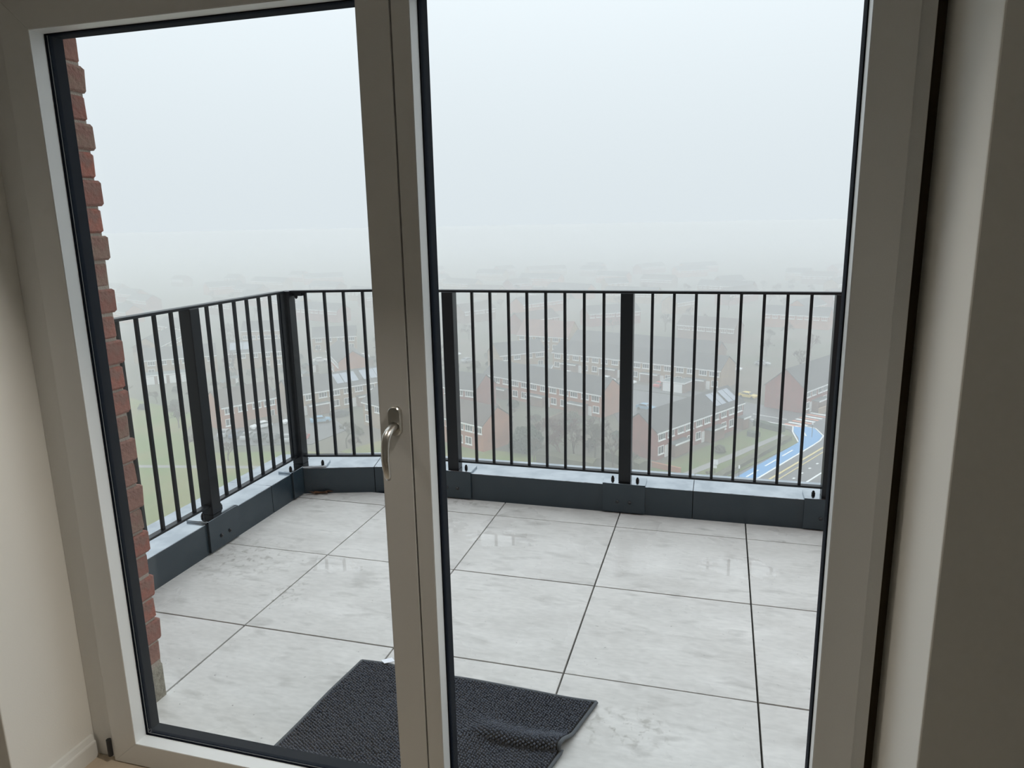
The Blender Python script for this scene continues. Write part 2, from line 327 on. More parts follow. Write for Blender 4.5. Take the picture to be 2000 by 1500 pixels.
# ------------------------------------------------------------------ door frame and two glazed leaves
fr = struct(empty('trim_1', (0, 0, 0)), 'white outer frame around the pair of glazed doors', 'door frame')
MB().box(XL, 0.034, -1.836, -1.755, FL, 1.98).build('jamb', M['white'], fr, 0.0015)
MB().box(1.930, 1.963, -1.836, -1.755, FL, 1.98).build('jamb', M['white'], fr, 0.0015)
tag(MB().box(1.963, XR, -1.792, -1.757, FL, HEAD).build('gap_shade_strip', M['gapshade'], fr), 'gap backing strip with shade put into its dark brown colour')
MB().box(XL, XR, -1.836, -1.755, 1.945, HEAD).build('head', M['white'], fr, 0.0015)
MB().box(XL, XR, -1.835, -1.755, FL - 0.02, FL + 0.012).build('threshold', M['white'], fr, 0.0015)
def leaf(name, label, xo0, xo1, xi0, xi1, zo0, zo1, zi0, zi1):
    """a leaf: members between outer and inner rectangle, bead, spacer, glass"""
    d = struct(empty(name, (0, 0, 0)), label, 'door')
    y0, y1 = YF, YF + 0.092
    def mem(nm, p):     # p: four xz points
        m = MB(); vs = [(x, y, z) for y in (y0, y1) for x, z in p]
        m.add(vs, [(0, 1, 2, 3), (7, 6, 5, 4), (0, 4, 5, 1), (1, 5, 6, 2), (2, 6, 7, 3), (3, 7, 4, 0)])
        return m.build(nm, M['white'], d, 0.0012)
    mem('stile', [(xo0, zo0), (xi0, zi0), (xi0, zi1), (xo0, zo1)])
    mem('stile', [(xi1, zi0), (xo1, zo0), (xo1, zo1), (xi1, zi1)])
    mem('rail', [(xo0, zo0), (xo1, zo0), (xi1, zi0), (xi0, zi0)])
    mem('rail', [(xi0, zi1), (xi1, zi1), (xo1, zo1), (xo0, zo1)])
    e = 0.0008
    tag(MB().ring(xi0 - 0.02, xi1 + 0.02, zi0 - 0.02, zi1 + 0.02, 0.02 + e, y0 + 0.001, y0 + 0.040).build('glazing_bead', M['bead'], d), 'bright white glazing bead')
    tag(MB().ring(xi0 - 0.02, xi1 + 0.02, zi0 - 0.02, zi1 + 0.02, 0.02 + 0.003, y0 + 0.040, y0 + 0.046).build('gasket', M['gasket'], d), 'black rubber gasket')
    tag(MB().ring(xi0 - 0.02, xi1 + 0.02, zi0 - 0.02, zi1 + 0.02, 0.02 + 0.0015, y0 + 0.0502, y0 + 0.0912).build('spacer_bar', M['spacer'], d), 'dark spacer bar between the panes')
    tag(MB().box(xi0 - 0.01, xi1 + 0.01, y0 + 0.046, y0 + 0.050, zi0 - 0.01, zi1 + 0.01).build('glass_pane', M['glass'], d), 'clear glass pane')
    return d
ZB0, ZB1, ZT0, ZT1 = FL + 0.003, 0.022, 1.879, 1.957
dl = leaf('door_1', 'left glazed door leaf with lever handle on its stile', 0.030, 0.9985, 0.111, 0.927, ZB0, ZT1, ZB1, ZT0)
dr = leaf('door_2', 'right glazed door leaf beside the grey wall reveal', 1.0025, 1.936, 1.041, 1.864, ZB0, ZT1, ZB1, ZT0)
# small etched maker's mark in the lower left corner of the left pane (illegible in the photograph)
em = MB()
for r_, row in enumerate(('1011', '1101', '1011', '0110')):
    for c_, b_ in enumerate(row):
        if b_ == '1': em.box(0.1165 + c_ * 0.0032, 0.1188 + c_ * 0.0032, YF + 0.0452, YF + 0.0458, 0.0385 - r_ * 0.0036, 0.0400 - r_ * 0.0036)
tag(em.build('etched_mark', M['etch'], dl), 'tiny grey etched mark')
# hinge seen in the gap at the left bottom
hg = MB().tube([(0.021, -1.853, -0.030), (0.021, -1.853, 0.022)], [0.007, 0.007], 10).build('hinge', M['bolt'], dl)
# handle
hx, hz = 0.966, 1.012
h = empty('handle', (hx, YF, hz)); h.parent = dl; tag(h, 'satin nickel lever handle hanging down')
def rrect(w_, h_, r, n=6):
    return [(sx * (w_ / 2 - r) + r * math.cos(a), sz * (h_ / 2 - r) + r * math.sin(a)) for sx, sz, a0 in ((1, 1, 0), (-1, 1, 90), (-1, -1, 180), (1, -1, 270))
            for a in [math.radians(a0 + 90 * k / n) for k in range(n + 1)]]
def plate(outline, y0, y1, shrink=0.85):
    n = len(outline); m = MB(); ym = y1 + (y0 - y1) * 0.25
    vs = [(x, y0, z) for x, z in outline] + [(x, ym, z) for x, z in outline] + [(x * shrink, y1, z * (1 - (1 - shrink) * 0.45)) for x, z in outline]
    return m.add(vs, [tuple(range(n))] + [(k * n + i, k * n + (i + 1) % n, (k + 1) * n + (i + 1) % n, (k + 1) * n + i) for k in (0, 1) for i in range(n)] + [tuple(range(2 * n, 3 * n))[::-1]])
plate(rrect(0.031, 0.066, 0.014), 0, -0.012).build('rosette', M['handle'], h, smooth=False)
neck = [(0, -0.008, -0.010), (0, -0.022, -0.012), (-0.001, -0.036, -0.016), (-0.002, -0.047, -0.024), (-0.003, -0.053, -0.036), (-0.003, -0.056, -0.052), (-0.003, -0.058, -0.073), (-0.003, -0.056, -0.094), (-0.003, -0.051, -0.113), (-0.003, -0.048, -0.121)]
MB().tube(neck, [0.0125, 0.0105, 0.0100, 0.0102, 0.0098, 0.0094, 0.0092, 0.0088, 0.0080, 0.0050], 16, (1.0, 0.8)).build('lever', M['handle'], h, smooth=True)

# ================================================================== OUTSIDE WALL
wo_ = struct(empty('wall_outside', (0, 0, 0)), 'red brick outer wall corner seen at the left edge of the glass', 'brick wall')
BX, BY = 0.012, -1.612          # reveal plane, facade plane (recessed courses)
PIT_C = 0.0722; Z0C = 0.124
MB().box(-1.4, BX - 0.004, -1.775, BY - 0.005, -0.15, 3.2).build('mortar_core', M['mortar'], wo_)
tag(MB().box(-0.45, BX - 0.002, -1.775, BY + 0.0, -0.02, Z0C - 0.012).build('base_block', M['stone'], wo_, 0.004), 'rough buff stone block at the foot')
def brick_mesh(L_, dpt, seed):
    random.seed(seed); m = MB(); hh = PIT_C - 0.0065; j = lambda a=0.0018: random.uniform(-a, a); c = 0.006
    # chamfered worn brick: x from -L..0, y from 0..dpt (front at dpt)
    lo = [(-L_, 0), (0, 0), (0, dpt - c), (-c, dpt), (-L_ + c, dpt), (-L_, dpt - c)]
    rings = []
    for z, ins in ((0, 0.004), (0.006, 0), (hh - 0.006, 0), (hh, 0.004)):
        rings.append([(x - (ins if x > -L_ / 2 else -ins) + j(), y - (ins if y > dpt / 2 else 0) + j(), z + j(0.001)) for x, y in lo])
    vs = [p for r in rings for p in r]; n = 6
    m.add(vs, [tuple(range(n))[::-1], tuple(range(3 * n, 4 * n))] + [(k * n + i, k * n + (i + 1) % n, (k + 1) * n + (i + 1) % n, (k + 1) * n + i) for k in range(3) for i in range(n)])
    return m.mesh('brick', M['brick'])
LB = {k: [brick_mesh(l_, 0.150, 10 * i + q) for q in range(4)] for i, (k, l_) in enumerate((('s', 0.215), ('h', 0.1025)))}
random.seed(3)
for i in range(42):
    out = 0.0105 if i % 2 == 1 else 0.0
    x = BX + (0.004 if i % 2 else 0.0) + random.uniform(-0.0015, 0.0015); z = Z0C + i * PIT_C
    seq = ['s', 's', 's'] if i % 2 else ['h', 's', 's', 's']
    for k in seq:
        put('brick', random.choice(LB[k]), wo_, (x, BY - 0.150 + out + random.uniform(-0.002, 0.002), z + 0.0015), random.uniform(-0.008, 0.008))
        x -= (0.215 if k == 's' else 0.1025) + 0.010
struct(MB().box(2.02, 5.0, -1.775, -1.62, -0.15, 3.2).build('wall_outside_right', M['brick']), 'brick outer wall right of the doors', 'brick wall')
struct(MB().box(0.004, 2.02, -1.775, -1.62, HEAD + 0.02, 3.2).build('wall_outside_above', M['brick']), 'brick outer wall above the doors', 'brick wall')
struct(MB().box(-1.4, 5.0, -1.84, -1.63, 3.2, 9.0).build('wall_outside_upper', M['brick']), 'upper storeys of the brick outer wall', 'brick wall')

# ================================================================== BALCONY
bf = struct(empty('floor_balcony', (0, 0, 0)), 'wet pale grey porcelain paving of the balcony', 'paving')
MB().box(-0.75, 4.3, -1.80, 0.45, -0.12, -0.022).build('joint_bed', M['under'], bf)
gx = [-0.53, 0.0, 0.6, 1.2, 1.8, 2.4, 3.0, 3.6, 4.2]; gy = [-1.785, -1.2, -0.6, 0.0, 0.19]
G_ = 0.0029
cache = {}
for i in range(len(gx) - 1):
    for j in range(len(gy) - 1):
        x0, x1, y0, y1 = gx[i] + G_, gx[i + 1] - G_, gy[j] + G_, gy[j + 1] - G_
        if i == 0 and j == 0: y0 = -1.615
        if i > 0 and j == 0: x0 = max(x0, 0.004)
        if i == 0 and j == 3: y1 = 0.16
        key = (round(x1 - x0, 3), round(y1 - y0, 3))
        if key not in cache: cache[key] = MB().box(0, x1 - x0, 0, y1 - y0, -0.02, 0).mesh('tile', M['tile'])
        put('tile', cache[key], bf, (x0, y0, random.uniform(-0.0006, 0.0006)), bevel=0.0012)

# kerb, three straight runs with butt joints
KZ = 0.146
PA, PB_, PC = (-0.522, 0.055), (-0.095, 0.178), (4.3, 0.178)
kb = struct(empty('kerb', (0, 0, 0)), 'slate grey metal capped kerb around the balcony edge', 'kerb')
def run(a, b, wdt=0.25):
    a, b = Vector((*a, 0)), Vector((*b, 0)); d = (b - a).normalized(); n = Vector((-d.y, d.x, 0))
    return [(p.x, p.y) for p in (a, b, b + n * wdt, a + n * wdt)]
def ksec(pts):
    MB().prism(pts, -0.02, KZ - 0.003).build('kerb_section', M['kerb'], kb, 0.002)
    tag(MB().prism(pts, KZ - 0.003, KZ).build('kerb_top_sheen', M['wetsheen'], kb, 0.001), 'wet kerb top with sky sheen put into its pale colour')  # thin top sheet added to carry the painted sky sheen
W = 0.25
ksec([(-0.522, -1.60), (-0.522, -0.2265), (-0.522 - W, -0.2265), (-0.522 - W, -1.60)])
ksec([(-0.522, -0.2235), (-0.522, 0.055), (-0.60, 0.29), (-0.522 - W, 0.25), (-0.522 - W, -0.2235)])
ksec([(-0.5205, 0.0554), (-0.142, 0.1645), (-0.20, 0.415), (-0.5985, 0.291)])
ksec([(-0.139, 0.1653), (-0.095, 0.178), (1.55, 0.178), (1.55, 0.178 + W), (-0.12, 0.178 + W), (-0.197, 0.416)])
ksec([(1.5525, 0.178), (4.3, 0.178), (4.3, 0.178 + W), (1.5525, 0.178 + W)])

# railing: posts on angle brackets, top and bottom rail, balusters
PLT = 0.011; RT, RB_ = 1.100, 0.197
def bolt_at(m, x, y, z, r=0.0085, hgt=0.017):
    m.tube([(x, y, z), (x, y, z + hgt * 0.6)], [r, r], 8); m.tube([(x, y, z + hgt * 0.6), (x, y, z + hgt), (x, y, z + hgt * 1.15)], [r * 0.72, r * 0.66, r * 0.3], 8)
def post(parent, p, d, inn, size=0.060, half=0.105, face=0.0):
    """p: post centre; d: unit direction along the kerb; inn: unit direction towards the balcony; face: distance from p to kerb inner face"""
    p, d, inn = Vector((*p, 0)), Vector((*d, 0)), Vector((*inn, 0))
    po = MB().beam(p + Vector((0, 0, KZ + PLT)), p + Vector((0, 0, RT - 0.004)), size, size, up=tuple(inn)).build('post', M['rail'], parent, 0.003)
    m = MB()
    a = p - d * half; b = p + d * half; o1 = inn * (face + 0.0); o0 = -inn * 0.055
    def slab(c0, c1, z0, z1): m.prism([((a + c0).x, (a + c0).y), ((b + c0).x, (b + c0).y), ((b + c1).x, (b + c1).y), ((a + c1).x, (a + c1).y)], z0, z1)
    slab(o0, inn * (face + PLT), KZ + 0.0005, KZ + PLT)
    m.build('base_plate', M['wetsheen'], po, 0.0015); m = MB()  # bracket top takes the painted sky sheen, its face stays dark
    slab(inn * (face + 0.0005), inn * (face + PLT + 0.001), 0.008, KZ + PLT - 0.001)
    m.build('bracket_face', M['kerb'], po, 0.0015)
    for s_ in (-1, 1):
        mb = MB(); q = p + d * s_ * 0.062; bolt_at(mb, q.x, q.y, KZ + PLT); mb.build('bolt', M['bolt'], po)
    for s_ in (-1, 1):     # hex screws in the upright face of the bracket
        q = p + d * s_ * 0.030 + inn * (face + PLT) + Vector((0, 0, 0.062))
        MB().tube([q, q + inn * 0.004, q + inn * 0.009], [0.009, 0.009, 0.004], 6).build('screw', M['bolt'], po)
    return po
def balusters(parent, spots, d):
    me = MB().beam((0, 0, RB_ - 0.004), (0, 0, RT - 0.006), 0.013, 0.013, up=(0, 1, 0)).mesh('baluster', M['rail'])
    for x, y in spots: put('baluster', me, parent, (x, y, 0), math.atan2(d[1], d[0]))
def rails(parent, pts):
    for nm, z, wd, th in (('top_rail', RT, 0.040, 0.012), ('bottom_rail', RB_, 0.032, 0.010)):
        m = MB()
        for a, b in zip(pts[:-1], pts[1:]): m.beam((*a, z), (*b, z), wd, th)
        m.build(nm, M['rail'], parent, 0.0015)
RLX, RFY = -0.573, 0.223
CP = (-0.562, 0.118)           # corner post
BD = (-0.105, RFY)             # bend in the front run
ra = tag(empty('balcony_railing', (RLX, -0.7, KZ)), 'dark grey side railing running from the brick wall to the corner', 'railing', 'balcony railings')
rb = tag(empty('balcony_railing', (0.8, RFY, KZ)), 'dark grey front railing facing the foggy town', 'railing', 'balcony railings')
def rel(o, root): o.matrix_parent_inverse = root.matrix_basis.inverted()
rails(ra, [(RLX, -1.60), (RLX, CP[1] - 0.03)])
for y in (-0.618,): post(ra, (RLX, y), (0, 1), (1, 0), face=0.051)
balusters(ra, [(RLX, y) for y in (-1.51, -1.41, -1.31, -1.21, -1.115, -1.018, -0.921, -0.825, -0.728, -0.503, -0.406, -0.309, -0.212, -0.115, -0.020, 0.060)], (0, 1))
dd = Vector((BD[0] - CP[0], BD[1] - CP[1])).normalized()
rails(rb, [(CP[0] + 0.02, CP[1] + 0.005), (BD[0] - 0.006, BD[1] - 0.0015)]); rails(rb, [(BD[0] + 0.006, RFY), (4.25, RFY)])
# corner post with a bracket on both runs
cpo = MB().beam((*CP, KZ + PLT), (*CP, RT + 0.004), 0.060, 0.060, up=(1, 0, 0)).build('post', M['rail'], rb, 0.003)
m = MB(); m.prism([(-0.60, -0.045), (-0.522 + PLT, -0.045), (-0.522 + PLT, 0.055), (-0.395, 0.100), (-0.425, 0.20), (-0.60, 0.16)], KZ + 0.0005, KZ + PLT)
m.build('base_plate', M['wetsheen'], cpo, 0.0015)
MB().box(-0.5215, -0.521 + PLT, -0.045, 0.050, 0.008, KZ + PLT - 0.001).build('bracket_face', M['kerb'], cpo, 0.0015)
mb = MB(); bolt_at(mb, -0.547, -0.008, KZ + PLT); mb.build('bolt', M['bolt'], cpo)
mb = MB(); bolt_at(mb, -0.432, 0.128, KZ + PLT); mb.build('bolt', M['bolt'], cpo)
MB().box(-0.545, -0.475, 0.118, 0.145, RT - 0.022, RT - 0.006).build('rail_clamp', M['rail'], cpo)
MB().tube([(-0.512, 0.128, RT - 0.022), (-0.512, 0.128, RT - 0.032), (-0.512, 0.128, RT - 0.038)], [0.009, 0.008, 0.003], 8).build('clamp_bolt', M['bolt'], cpo)
for x in (0.310, 1.217, 2.160, 3.10, 4.05): post(rb, (x, RFY), (1, 0), (0, -1), face=RFY - 0.178)
sp = []
for k in range(5):
    x = -0.465 + 0.0995 * k
    f_ = (x - CP[0]) / (BD[0] - CP[0]); sp.append((x, CP[1] + f_ * (BD[1] - CP[1]) if f_ < 1 else RFY))
sp += [(x, RFY) for x in (0.035, 0.130, 0.222)]
sp += [(0.434 + 0.0957 * k, RFY) for k in range(8)] + [(1.334 + 0.0998 * k, RFY) for k in range(8)]
sp += [(2.265 + 0.0995 * k, RFY) for k in range(8)] + [(3.205 + 0.0995 * k, RFY) for k in range(8)]
balusters(rb, sp, (1, 0))
for root in (ra, rb):
    for ch in root.children: rel(ch, root)

# ------------------------------------------------------------------ bath mat
U0 = Vector((0.534, -1.311)); WID, LEN = 0.796, 0.49
def sstep(t): t = max(0.0, min(1.0, t)); return t * t * (3 - 2 * t)
def amp(u): return sstep((u - 0.47) / 0.13)
def matpos(u, v):
    a = amp(u); v1 = 0.222 + 0.02 * math.sin((u - 0.45) * 7.0) * a; hgt = 0.026 * a
    z = 0.006
    if v < v1:
        s_ = v; z += hgt * sstep((v - (v1 - 0.085)) / 0.08)
    elif v < v1 + 0.034:
        t = (v - v1) / 0.034; s_ = v1 + 0.034 * t * (1 - a) + a * (0.007 * math.sin(t * math.pi) - 0.002 * t); z += hgt * (1 - sstep(t))
    else:
        s_ = v - a * 0.036
    skew = -0.10 * s_ - 0.165 * s_ * (u / WID) ** 2
    if v >= v1 + 0.034: skew += a * 0.005
    x = U0.x + 0.9996 * u + skew; y = U0.y - 0.0285 * u - 0.995 * s_
    x += 0.0012 * math.sin(v * 21 + 1) * (1 - u / WID); y += 0.0035 * math.sin(u * 17.0)
    z += 0.0015 * math.sin(u * 23 + v * 9) + 0.0015
    return Vector((x, y, z))
bm_ = tag(empty('bath_mat', (0.9, -1.55, 0)), 'charcoal chenille mat with a rucked corner lying on the tiles', 'mat')
m = MB(); NU, NV = 80, 84
for s_ in (0, -0.006):
    for j in range(NV + 1):
        for i in range(NU + 1):
            p = matpos(WID * i / NU, LEN * j / NV); m.v.append((p.x, p.y, max(0.0008, p.z + s_)))
q = (NU + 1) * (NV + 1)
for j in range(NV):
    for i in range(NU):
        a = j * (NU + 1) + i; m.f.append((a, a + NU + 1, a + NU + 2, a + 1)); a += q; m.f.append((a, a + 1, a + NU + 2, a + NU + 1))
m.build('backing', M['backing'], bm_, smooth=True)
def edge(fn, n):
    pts = [fn(k / n) + Vector((0, 0, 0.001)) for k in range(n + 1)]; return pts
for fn in (lambda t: matpos(WID * t, 0), lambda t: matpos(WID * t, LEN), lambda t: matpos(0, LEN * t), lambda t: matpos(WID, LEN * t)):
    pts = edge(fn, 60); MB().tube(pts, [0.0058] * len(pts), 8, (1, 0.9)).build('hem', M['hem'], bm_, smooth=True)
random.seed(11)
m = MB(); PT = 0.0086
nu, nv = int(WID / PT), int(LEN / PT)
for j in range(1, nv):
    for i in range(1, nu):
        u = i * PT + random.uniform(-0.0006, 0.0006); v = (j + 0.5 * (i % 2)) * PT + random.uniform(-0.0006, 0.0006)
        if u > WID - 0.006 or v > LEN - 0.005: continue
        p = matpos(u, v); e = 0.0015
        du = matpos(u + e, v) - p; dv = matpos(u, v + e) - p
        nrm = dv.cross(du)
        if nrm.length < 1e-12: continue
        nrm.normalize(); du.normalize(); tv = nrm.cross(du)
        ang = random.uniform(0, 1.0); r = PT * random.uniform(0.40, 0.48); hh = PT * random.uniform(0.85, 1.15)
        lean = du * random.uniform(-0.0012, 0.0012) + tv * random.uniform(-0.0012, 0.0012)
        k = len(m.v)
        for (rr, zz) in ((r * 0.8, 0.0), (r, hh * 0.5), (r * 0.62, hh * 0.9)):
            for c in range(6):
                a = ang + c * math.pi / 3
                m.v.append(tuple(p + (du * math.cos(a) + tv * math.sin(a)) * rr + nrm * zz + lean * (zz / hh)))
        m.v.append(tuple(p + nrm * hh + lean))
        for l_ in range(2):
            for c in range(6): m.f.append((k + l_ * 6 + c, k + l_ * 6 + (c + 1) % 6, k + l_ * 6 + 6 + (c + 1) % 6, k + l_ * 6 + 6 + c))
        for c in range(6): m.f.append((k + 12 + c, k + 12 + (c + 1) % 6, k + 18))
lp = tag(m.build('loop_pile', M['yarn'], bm_, smooth=True), 'dense bobbly loop pile', kind='stuff')
tg = MB(); b0 = matpos(0.085, 0.0)
tg.add([(b0.x + dx, b0.y + dy, b0.z + dz) for dx, dy, dz in ((-0.020, 0.010, 0.006), (0.004, -0.012, 0.012), (0.030, 0.012, 0.009), (0.008, 0.036, 0.004), (-0.020, 0.010, 0.0045), (0.004, -0.012, 0.0105), (0.030, 0.012, 0.0075), (0.008, 0.036, 0.0025))],
       [(0, 1, 2, 3), (7, 6, 5, 4), (0, 4, 5, 1), (1, 5, 6, 2), (2, 6, 7, 3), (3, 7, 4, 0)])
tag(tg.build('care_tag', M['tag'], bm_), 'white care tag at the back edge')
for ch in bm_.children: rel(ch, bm_)

# ------------------------------------------------------------------ dry leaf in the corner
lf = MB(); random.seed(5)
lobes = [(0.0, 0.0), (0.018, -0.016), (0.042, -0.022), (0.034, -0.006), (0.062, 0.002), (0.036, 0.010), (0.046, 0.026), (0.018, 0.018), (0.002, 0.030), (-0.004, 0.014), (-0.030, 0.020), (-0.020, 0.004), (-0.044, -0.006), (-0.018, -0.008), (-0.010, -0.028)]
n = len(lobes)
vs = [(x * 1.25, y, 0.006 + abs(math.sin(i * 1.7)) * 0.014) for i, (x, y) in enumerate(lobes)] + [(0.008, 0.0, 0.004)]
vs += [(x, y, z - 0.0012) for x, y, z in vs]
fs = [(i, (i + 1) % n, n) for i in range(n)] + [((i + 1) % n + n + 1, i + n + 1, 2 * n + 1) for i in range(n)] + [(i, i + n + 1, (i + 1) % n + n + 1, (i + 1) % n) for i in range(n)]
lf.add(vs, fs)
lo_ = tag(empty('dry_leaf', (-0.432, 0.070, 0.0), 0.3), 'curled brown dead leaf in the balcony corner', 'leaf')
lf.build('blade', M['leaf'], lo_)
MB().tube([(-0.02, 0.0, 0.006), (-0.05, -0.012, 0.004), (-0.068, -0.014, 0.002)], [0.0012, 0.0012, 0.001], 5).build('stalk', M['leaf'], lo_)

# ================================================================== TOWN BELOW
ZG = -40.0
def poly(name, m_, pts, z, label, cat, kind='structure', parent=None):
    o = MB().prism(pts, ZG - 0.3, ZG + z).build(name, M[m_], parent)
    if not parent: tag(o, label, cat, kind=kind)
    return o
struct(MB().box(-2500, 2500, -60, 3500, ZG - 3, ZG - 0.05).build('ground', M['ground']), 'gardens and open ground between the houses', 'ground')
poly('lawn', 'grass', [(-200, 60), (-40, 60), (-46, 104), (-60, 111), (-72, 113), (-90, 108), (-103, 116), (-112, 132), (-160, 150), (-200, 140)], 0.05, 'wide green lawn below the side railing', 'lawn')
poly('lawn', 'grass', [(-66, 114), (-46, 108), (-28, 112), (-27, 119), (-38, 121), (-48, 124), (-60, 125)], 0.08, 'small green lawn before the orange gable house', 'lawn')
poly('lawn', 'grass2', [(-40, 90), (-5, 90), (2.2, 112.5), (17, 138), (15.5, 146), (10, 149), (-8, 117.5), (-20, 113)], 0.05, 'front gardens of the red brick terrace', 'lawn')
poly('road', 'asphalt', [(-6, 86), (60, 86), (60, 190), (40, 190), (24, 160), (16, 146.5), (17.2, 138), (2.5, 112)], 0.10, 'main road with cycle lane at the right', 'road')
poly('road', 'asphalt', [(17, 146), (24, 160), (10, 167), (0, 176), (-40, 191), (-42, 186), (-4, 171), (6, 162), (9, 151)], 0.07, 'side street behind the red brick terrace', 'road')
poly('road', 'asphalt', [(-4, 170), (-42, 186), (-22, 160), (-15, 134), (-9, 135), (4, 158)], 0.06, 'rear parking court behind the red brick terrace', 'road')
poly('road', 'asphalt', [(-97, 117), (-90, 112.5), (-74, 117), (-72, 128), (-80, 136), (-88, 134), (-97, 122)], 0.10, 'parking court beside the left lawn', 'road')
poly('path', 'path', [(-8, 108), (-6.6, 107.6), (4, 124), (14.8, 142), (14, 143), (3, 125.5)], 0.09, 'pale footpath through the front gardens', 'path')
poly('path', 'path', [(-100, 97), (-70, 103), (-70, 104.4), (-100, 98.4)], 0.09, 'thin footpath crossing the left lawn', 'path')
# cycle lane and markings
lane_o = tag(MB().prism([(2.2, 109.5), (5.0, 108.6), (19.3, 136.6), (20.6, 139.6), (21.6, 143.0), (20.8, 148.0), (18.6, 149.6), (16.9, 148.6), (16.6, 145.0), (17.1, 140.5), (16.8, 137.6)], ZG - 0.3, ZG + 0.14).build('cycle_lane', M['lane']), 'bright blue cycle lane with rounded end', 'cycle lane', kind='structure')
def strip(parent, m_, a, b, wdt, z=0.17):
    a, b = Vector((*a, 0)), Vector((*b, 0)); d = (b - a).normalized(); nn = Vector((-d.y, d.x, 0)) * wdt / 2
    return MB().prism([(p.x, p.y) for p in (a + nn, a - nn, b - nn, b + nn)], ZG, ZG + z).build('marking', M[m_], parent)
def lerp(a, b, t): return (a[0] + (b[0] - a[0]) * t, a[1] + (b[1] - a[1]) * t)
for t0, t1 in ((0.02, 0.16), (0.24, 0.38), (0.46, 0.60), (0.68, 0.82)): strip(lane_o, 'line', lerp((3.4, 109.0), (18.0, 137.5), t0), lerp((3.4, 109.0), (18.0, 137.5), t1), 0.28)
strip(lane_o, 'line', (5.1, 108.6), (19.4, 136.6), 0.30)
ov = [(16.8, 138), (16.4, 145), (16.8, 148.8), (18.6, 149.9), (21.0, 148.2), (21.8, 143), (20.8, 139.6), (19.4, 136.6)]
for a, b in zip(ov[:-1], ov[1:]): strip(lane_o, 'line', a, b, 0.25)
strip(lane_o, 'line', (18.6, 142.2), (18.4, 145.6), 0.3)
rm = struct(empty('road_marking', (0, 0, 0)), 'white and yellow lines on the main road', 'road marking')
strip(rm, 'yline', (7.0, 109.0), (21.5, 136.4), 0.35); strip(rm, 'yline', (8.0, 108.4), (22.4, 136.0), 0.18)
strip(rm, 'line', (11.5, 107.0), (24.0, 130.0), 0.30)
for k in range(7): strip(rm, 'line', (13.6 + 2.1 * k, 105.5 + 4.0 * k), (14.6 + 2.1 * k, 107.4 + 4.0 * k), 0.22)
for k in range(9): strip(rm, 'line', (9.6 + 1.5 * k, 108 + 2.85 * k), (9.9 + 1.5 * k, 108.5 + 2.85 * k), 0.3)
strip(rm, 'line', (8.8, 153.0), (17.8, 148.6), 0.35); strip(rm, 'line', (9.4, 157.5), (16.0, 154.0), 0.2); strip(rm, 'line', (22.5, 139), (27, 148), 0.3)
zc = struct(empty('road_crossing', (0, 0, 0)), 'salmon and white striped crossing at the junction', 'crossing')
for k in range(8):
    a = lerp((15.4, 150.6), (21.8, 161.6), k / 7.5); strip(zc, 'pink' if k % 2 == 0 else 'line', a, (a[0] + 3.4, a[1] - 2.0), 0.75, 0.16)

# ------------------------------------------------------------------ terraced rows
def win_mesh(wd, hg_, bars):
    fm = MB().ring(-wd / 2, wd / 2, 0, hg_, 0.12, -0.10, 0.02)
    for k in range(1, bars): x = -wd / 2 + wd * k / bars; fm.box(x - 0.05, x + 0.05, -0.09, 0.02, 0.1, hg_ - 0.1)
    fm.box(-wd / 2 - 0.1, wd / 2 + 0.1, -0.22, 0.02, -0.12, 0.0)
    return fm.mesh('window', M['upvc']), MB().box(-wd / 2 + 0.1, wd / 2 - 0.1, -0.05, 0.02, 0.1, hg_ - 0.1).mesh('pane', M['pane'])
WU = win_mesh(2.0, 1.25, 3); WG = win_mesh(1.7, 1.5, 2); WW = win_mesh(2.6, 1.25, 4)
DOORM = MB().box(-0.5, 0.5, -0.10, 0.02, 0, 2.1).mesh('door', M['upvc'])
GARM = MB().box(-1.1, 1.1, -0.10, 0.02, 0, 2.2).mesh('garage_door', M['upvc'])
PANELM = MB().box(-0.85, 0.85, -1.6, 1.6, 0.05, 0.13).mesh('solar_panel', M['solar'])
ROWS = []
def clear_of(x, y, r):
    for (ax, ay, ux, uy, L_, D) in ROWS:
        lx = (x - ax) * ux + (y - ay) * uy; ly = -(x - ax) * uy + (y - ay) * ux
        if -r < lx < L_ + r and -r - 2 < ly < D + r: return False
    return True
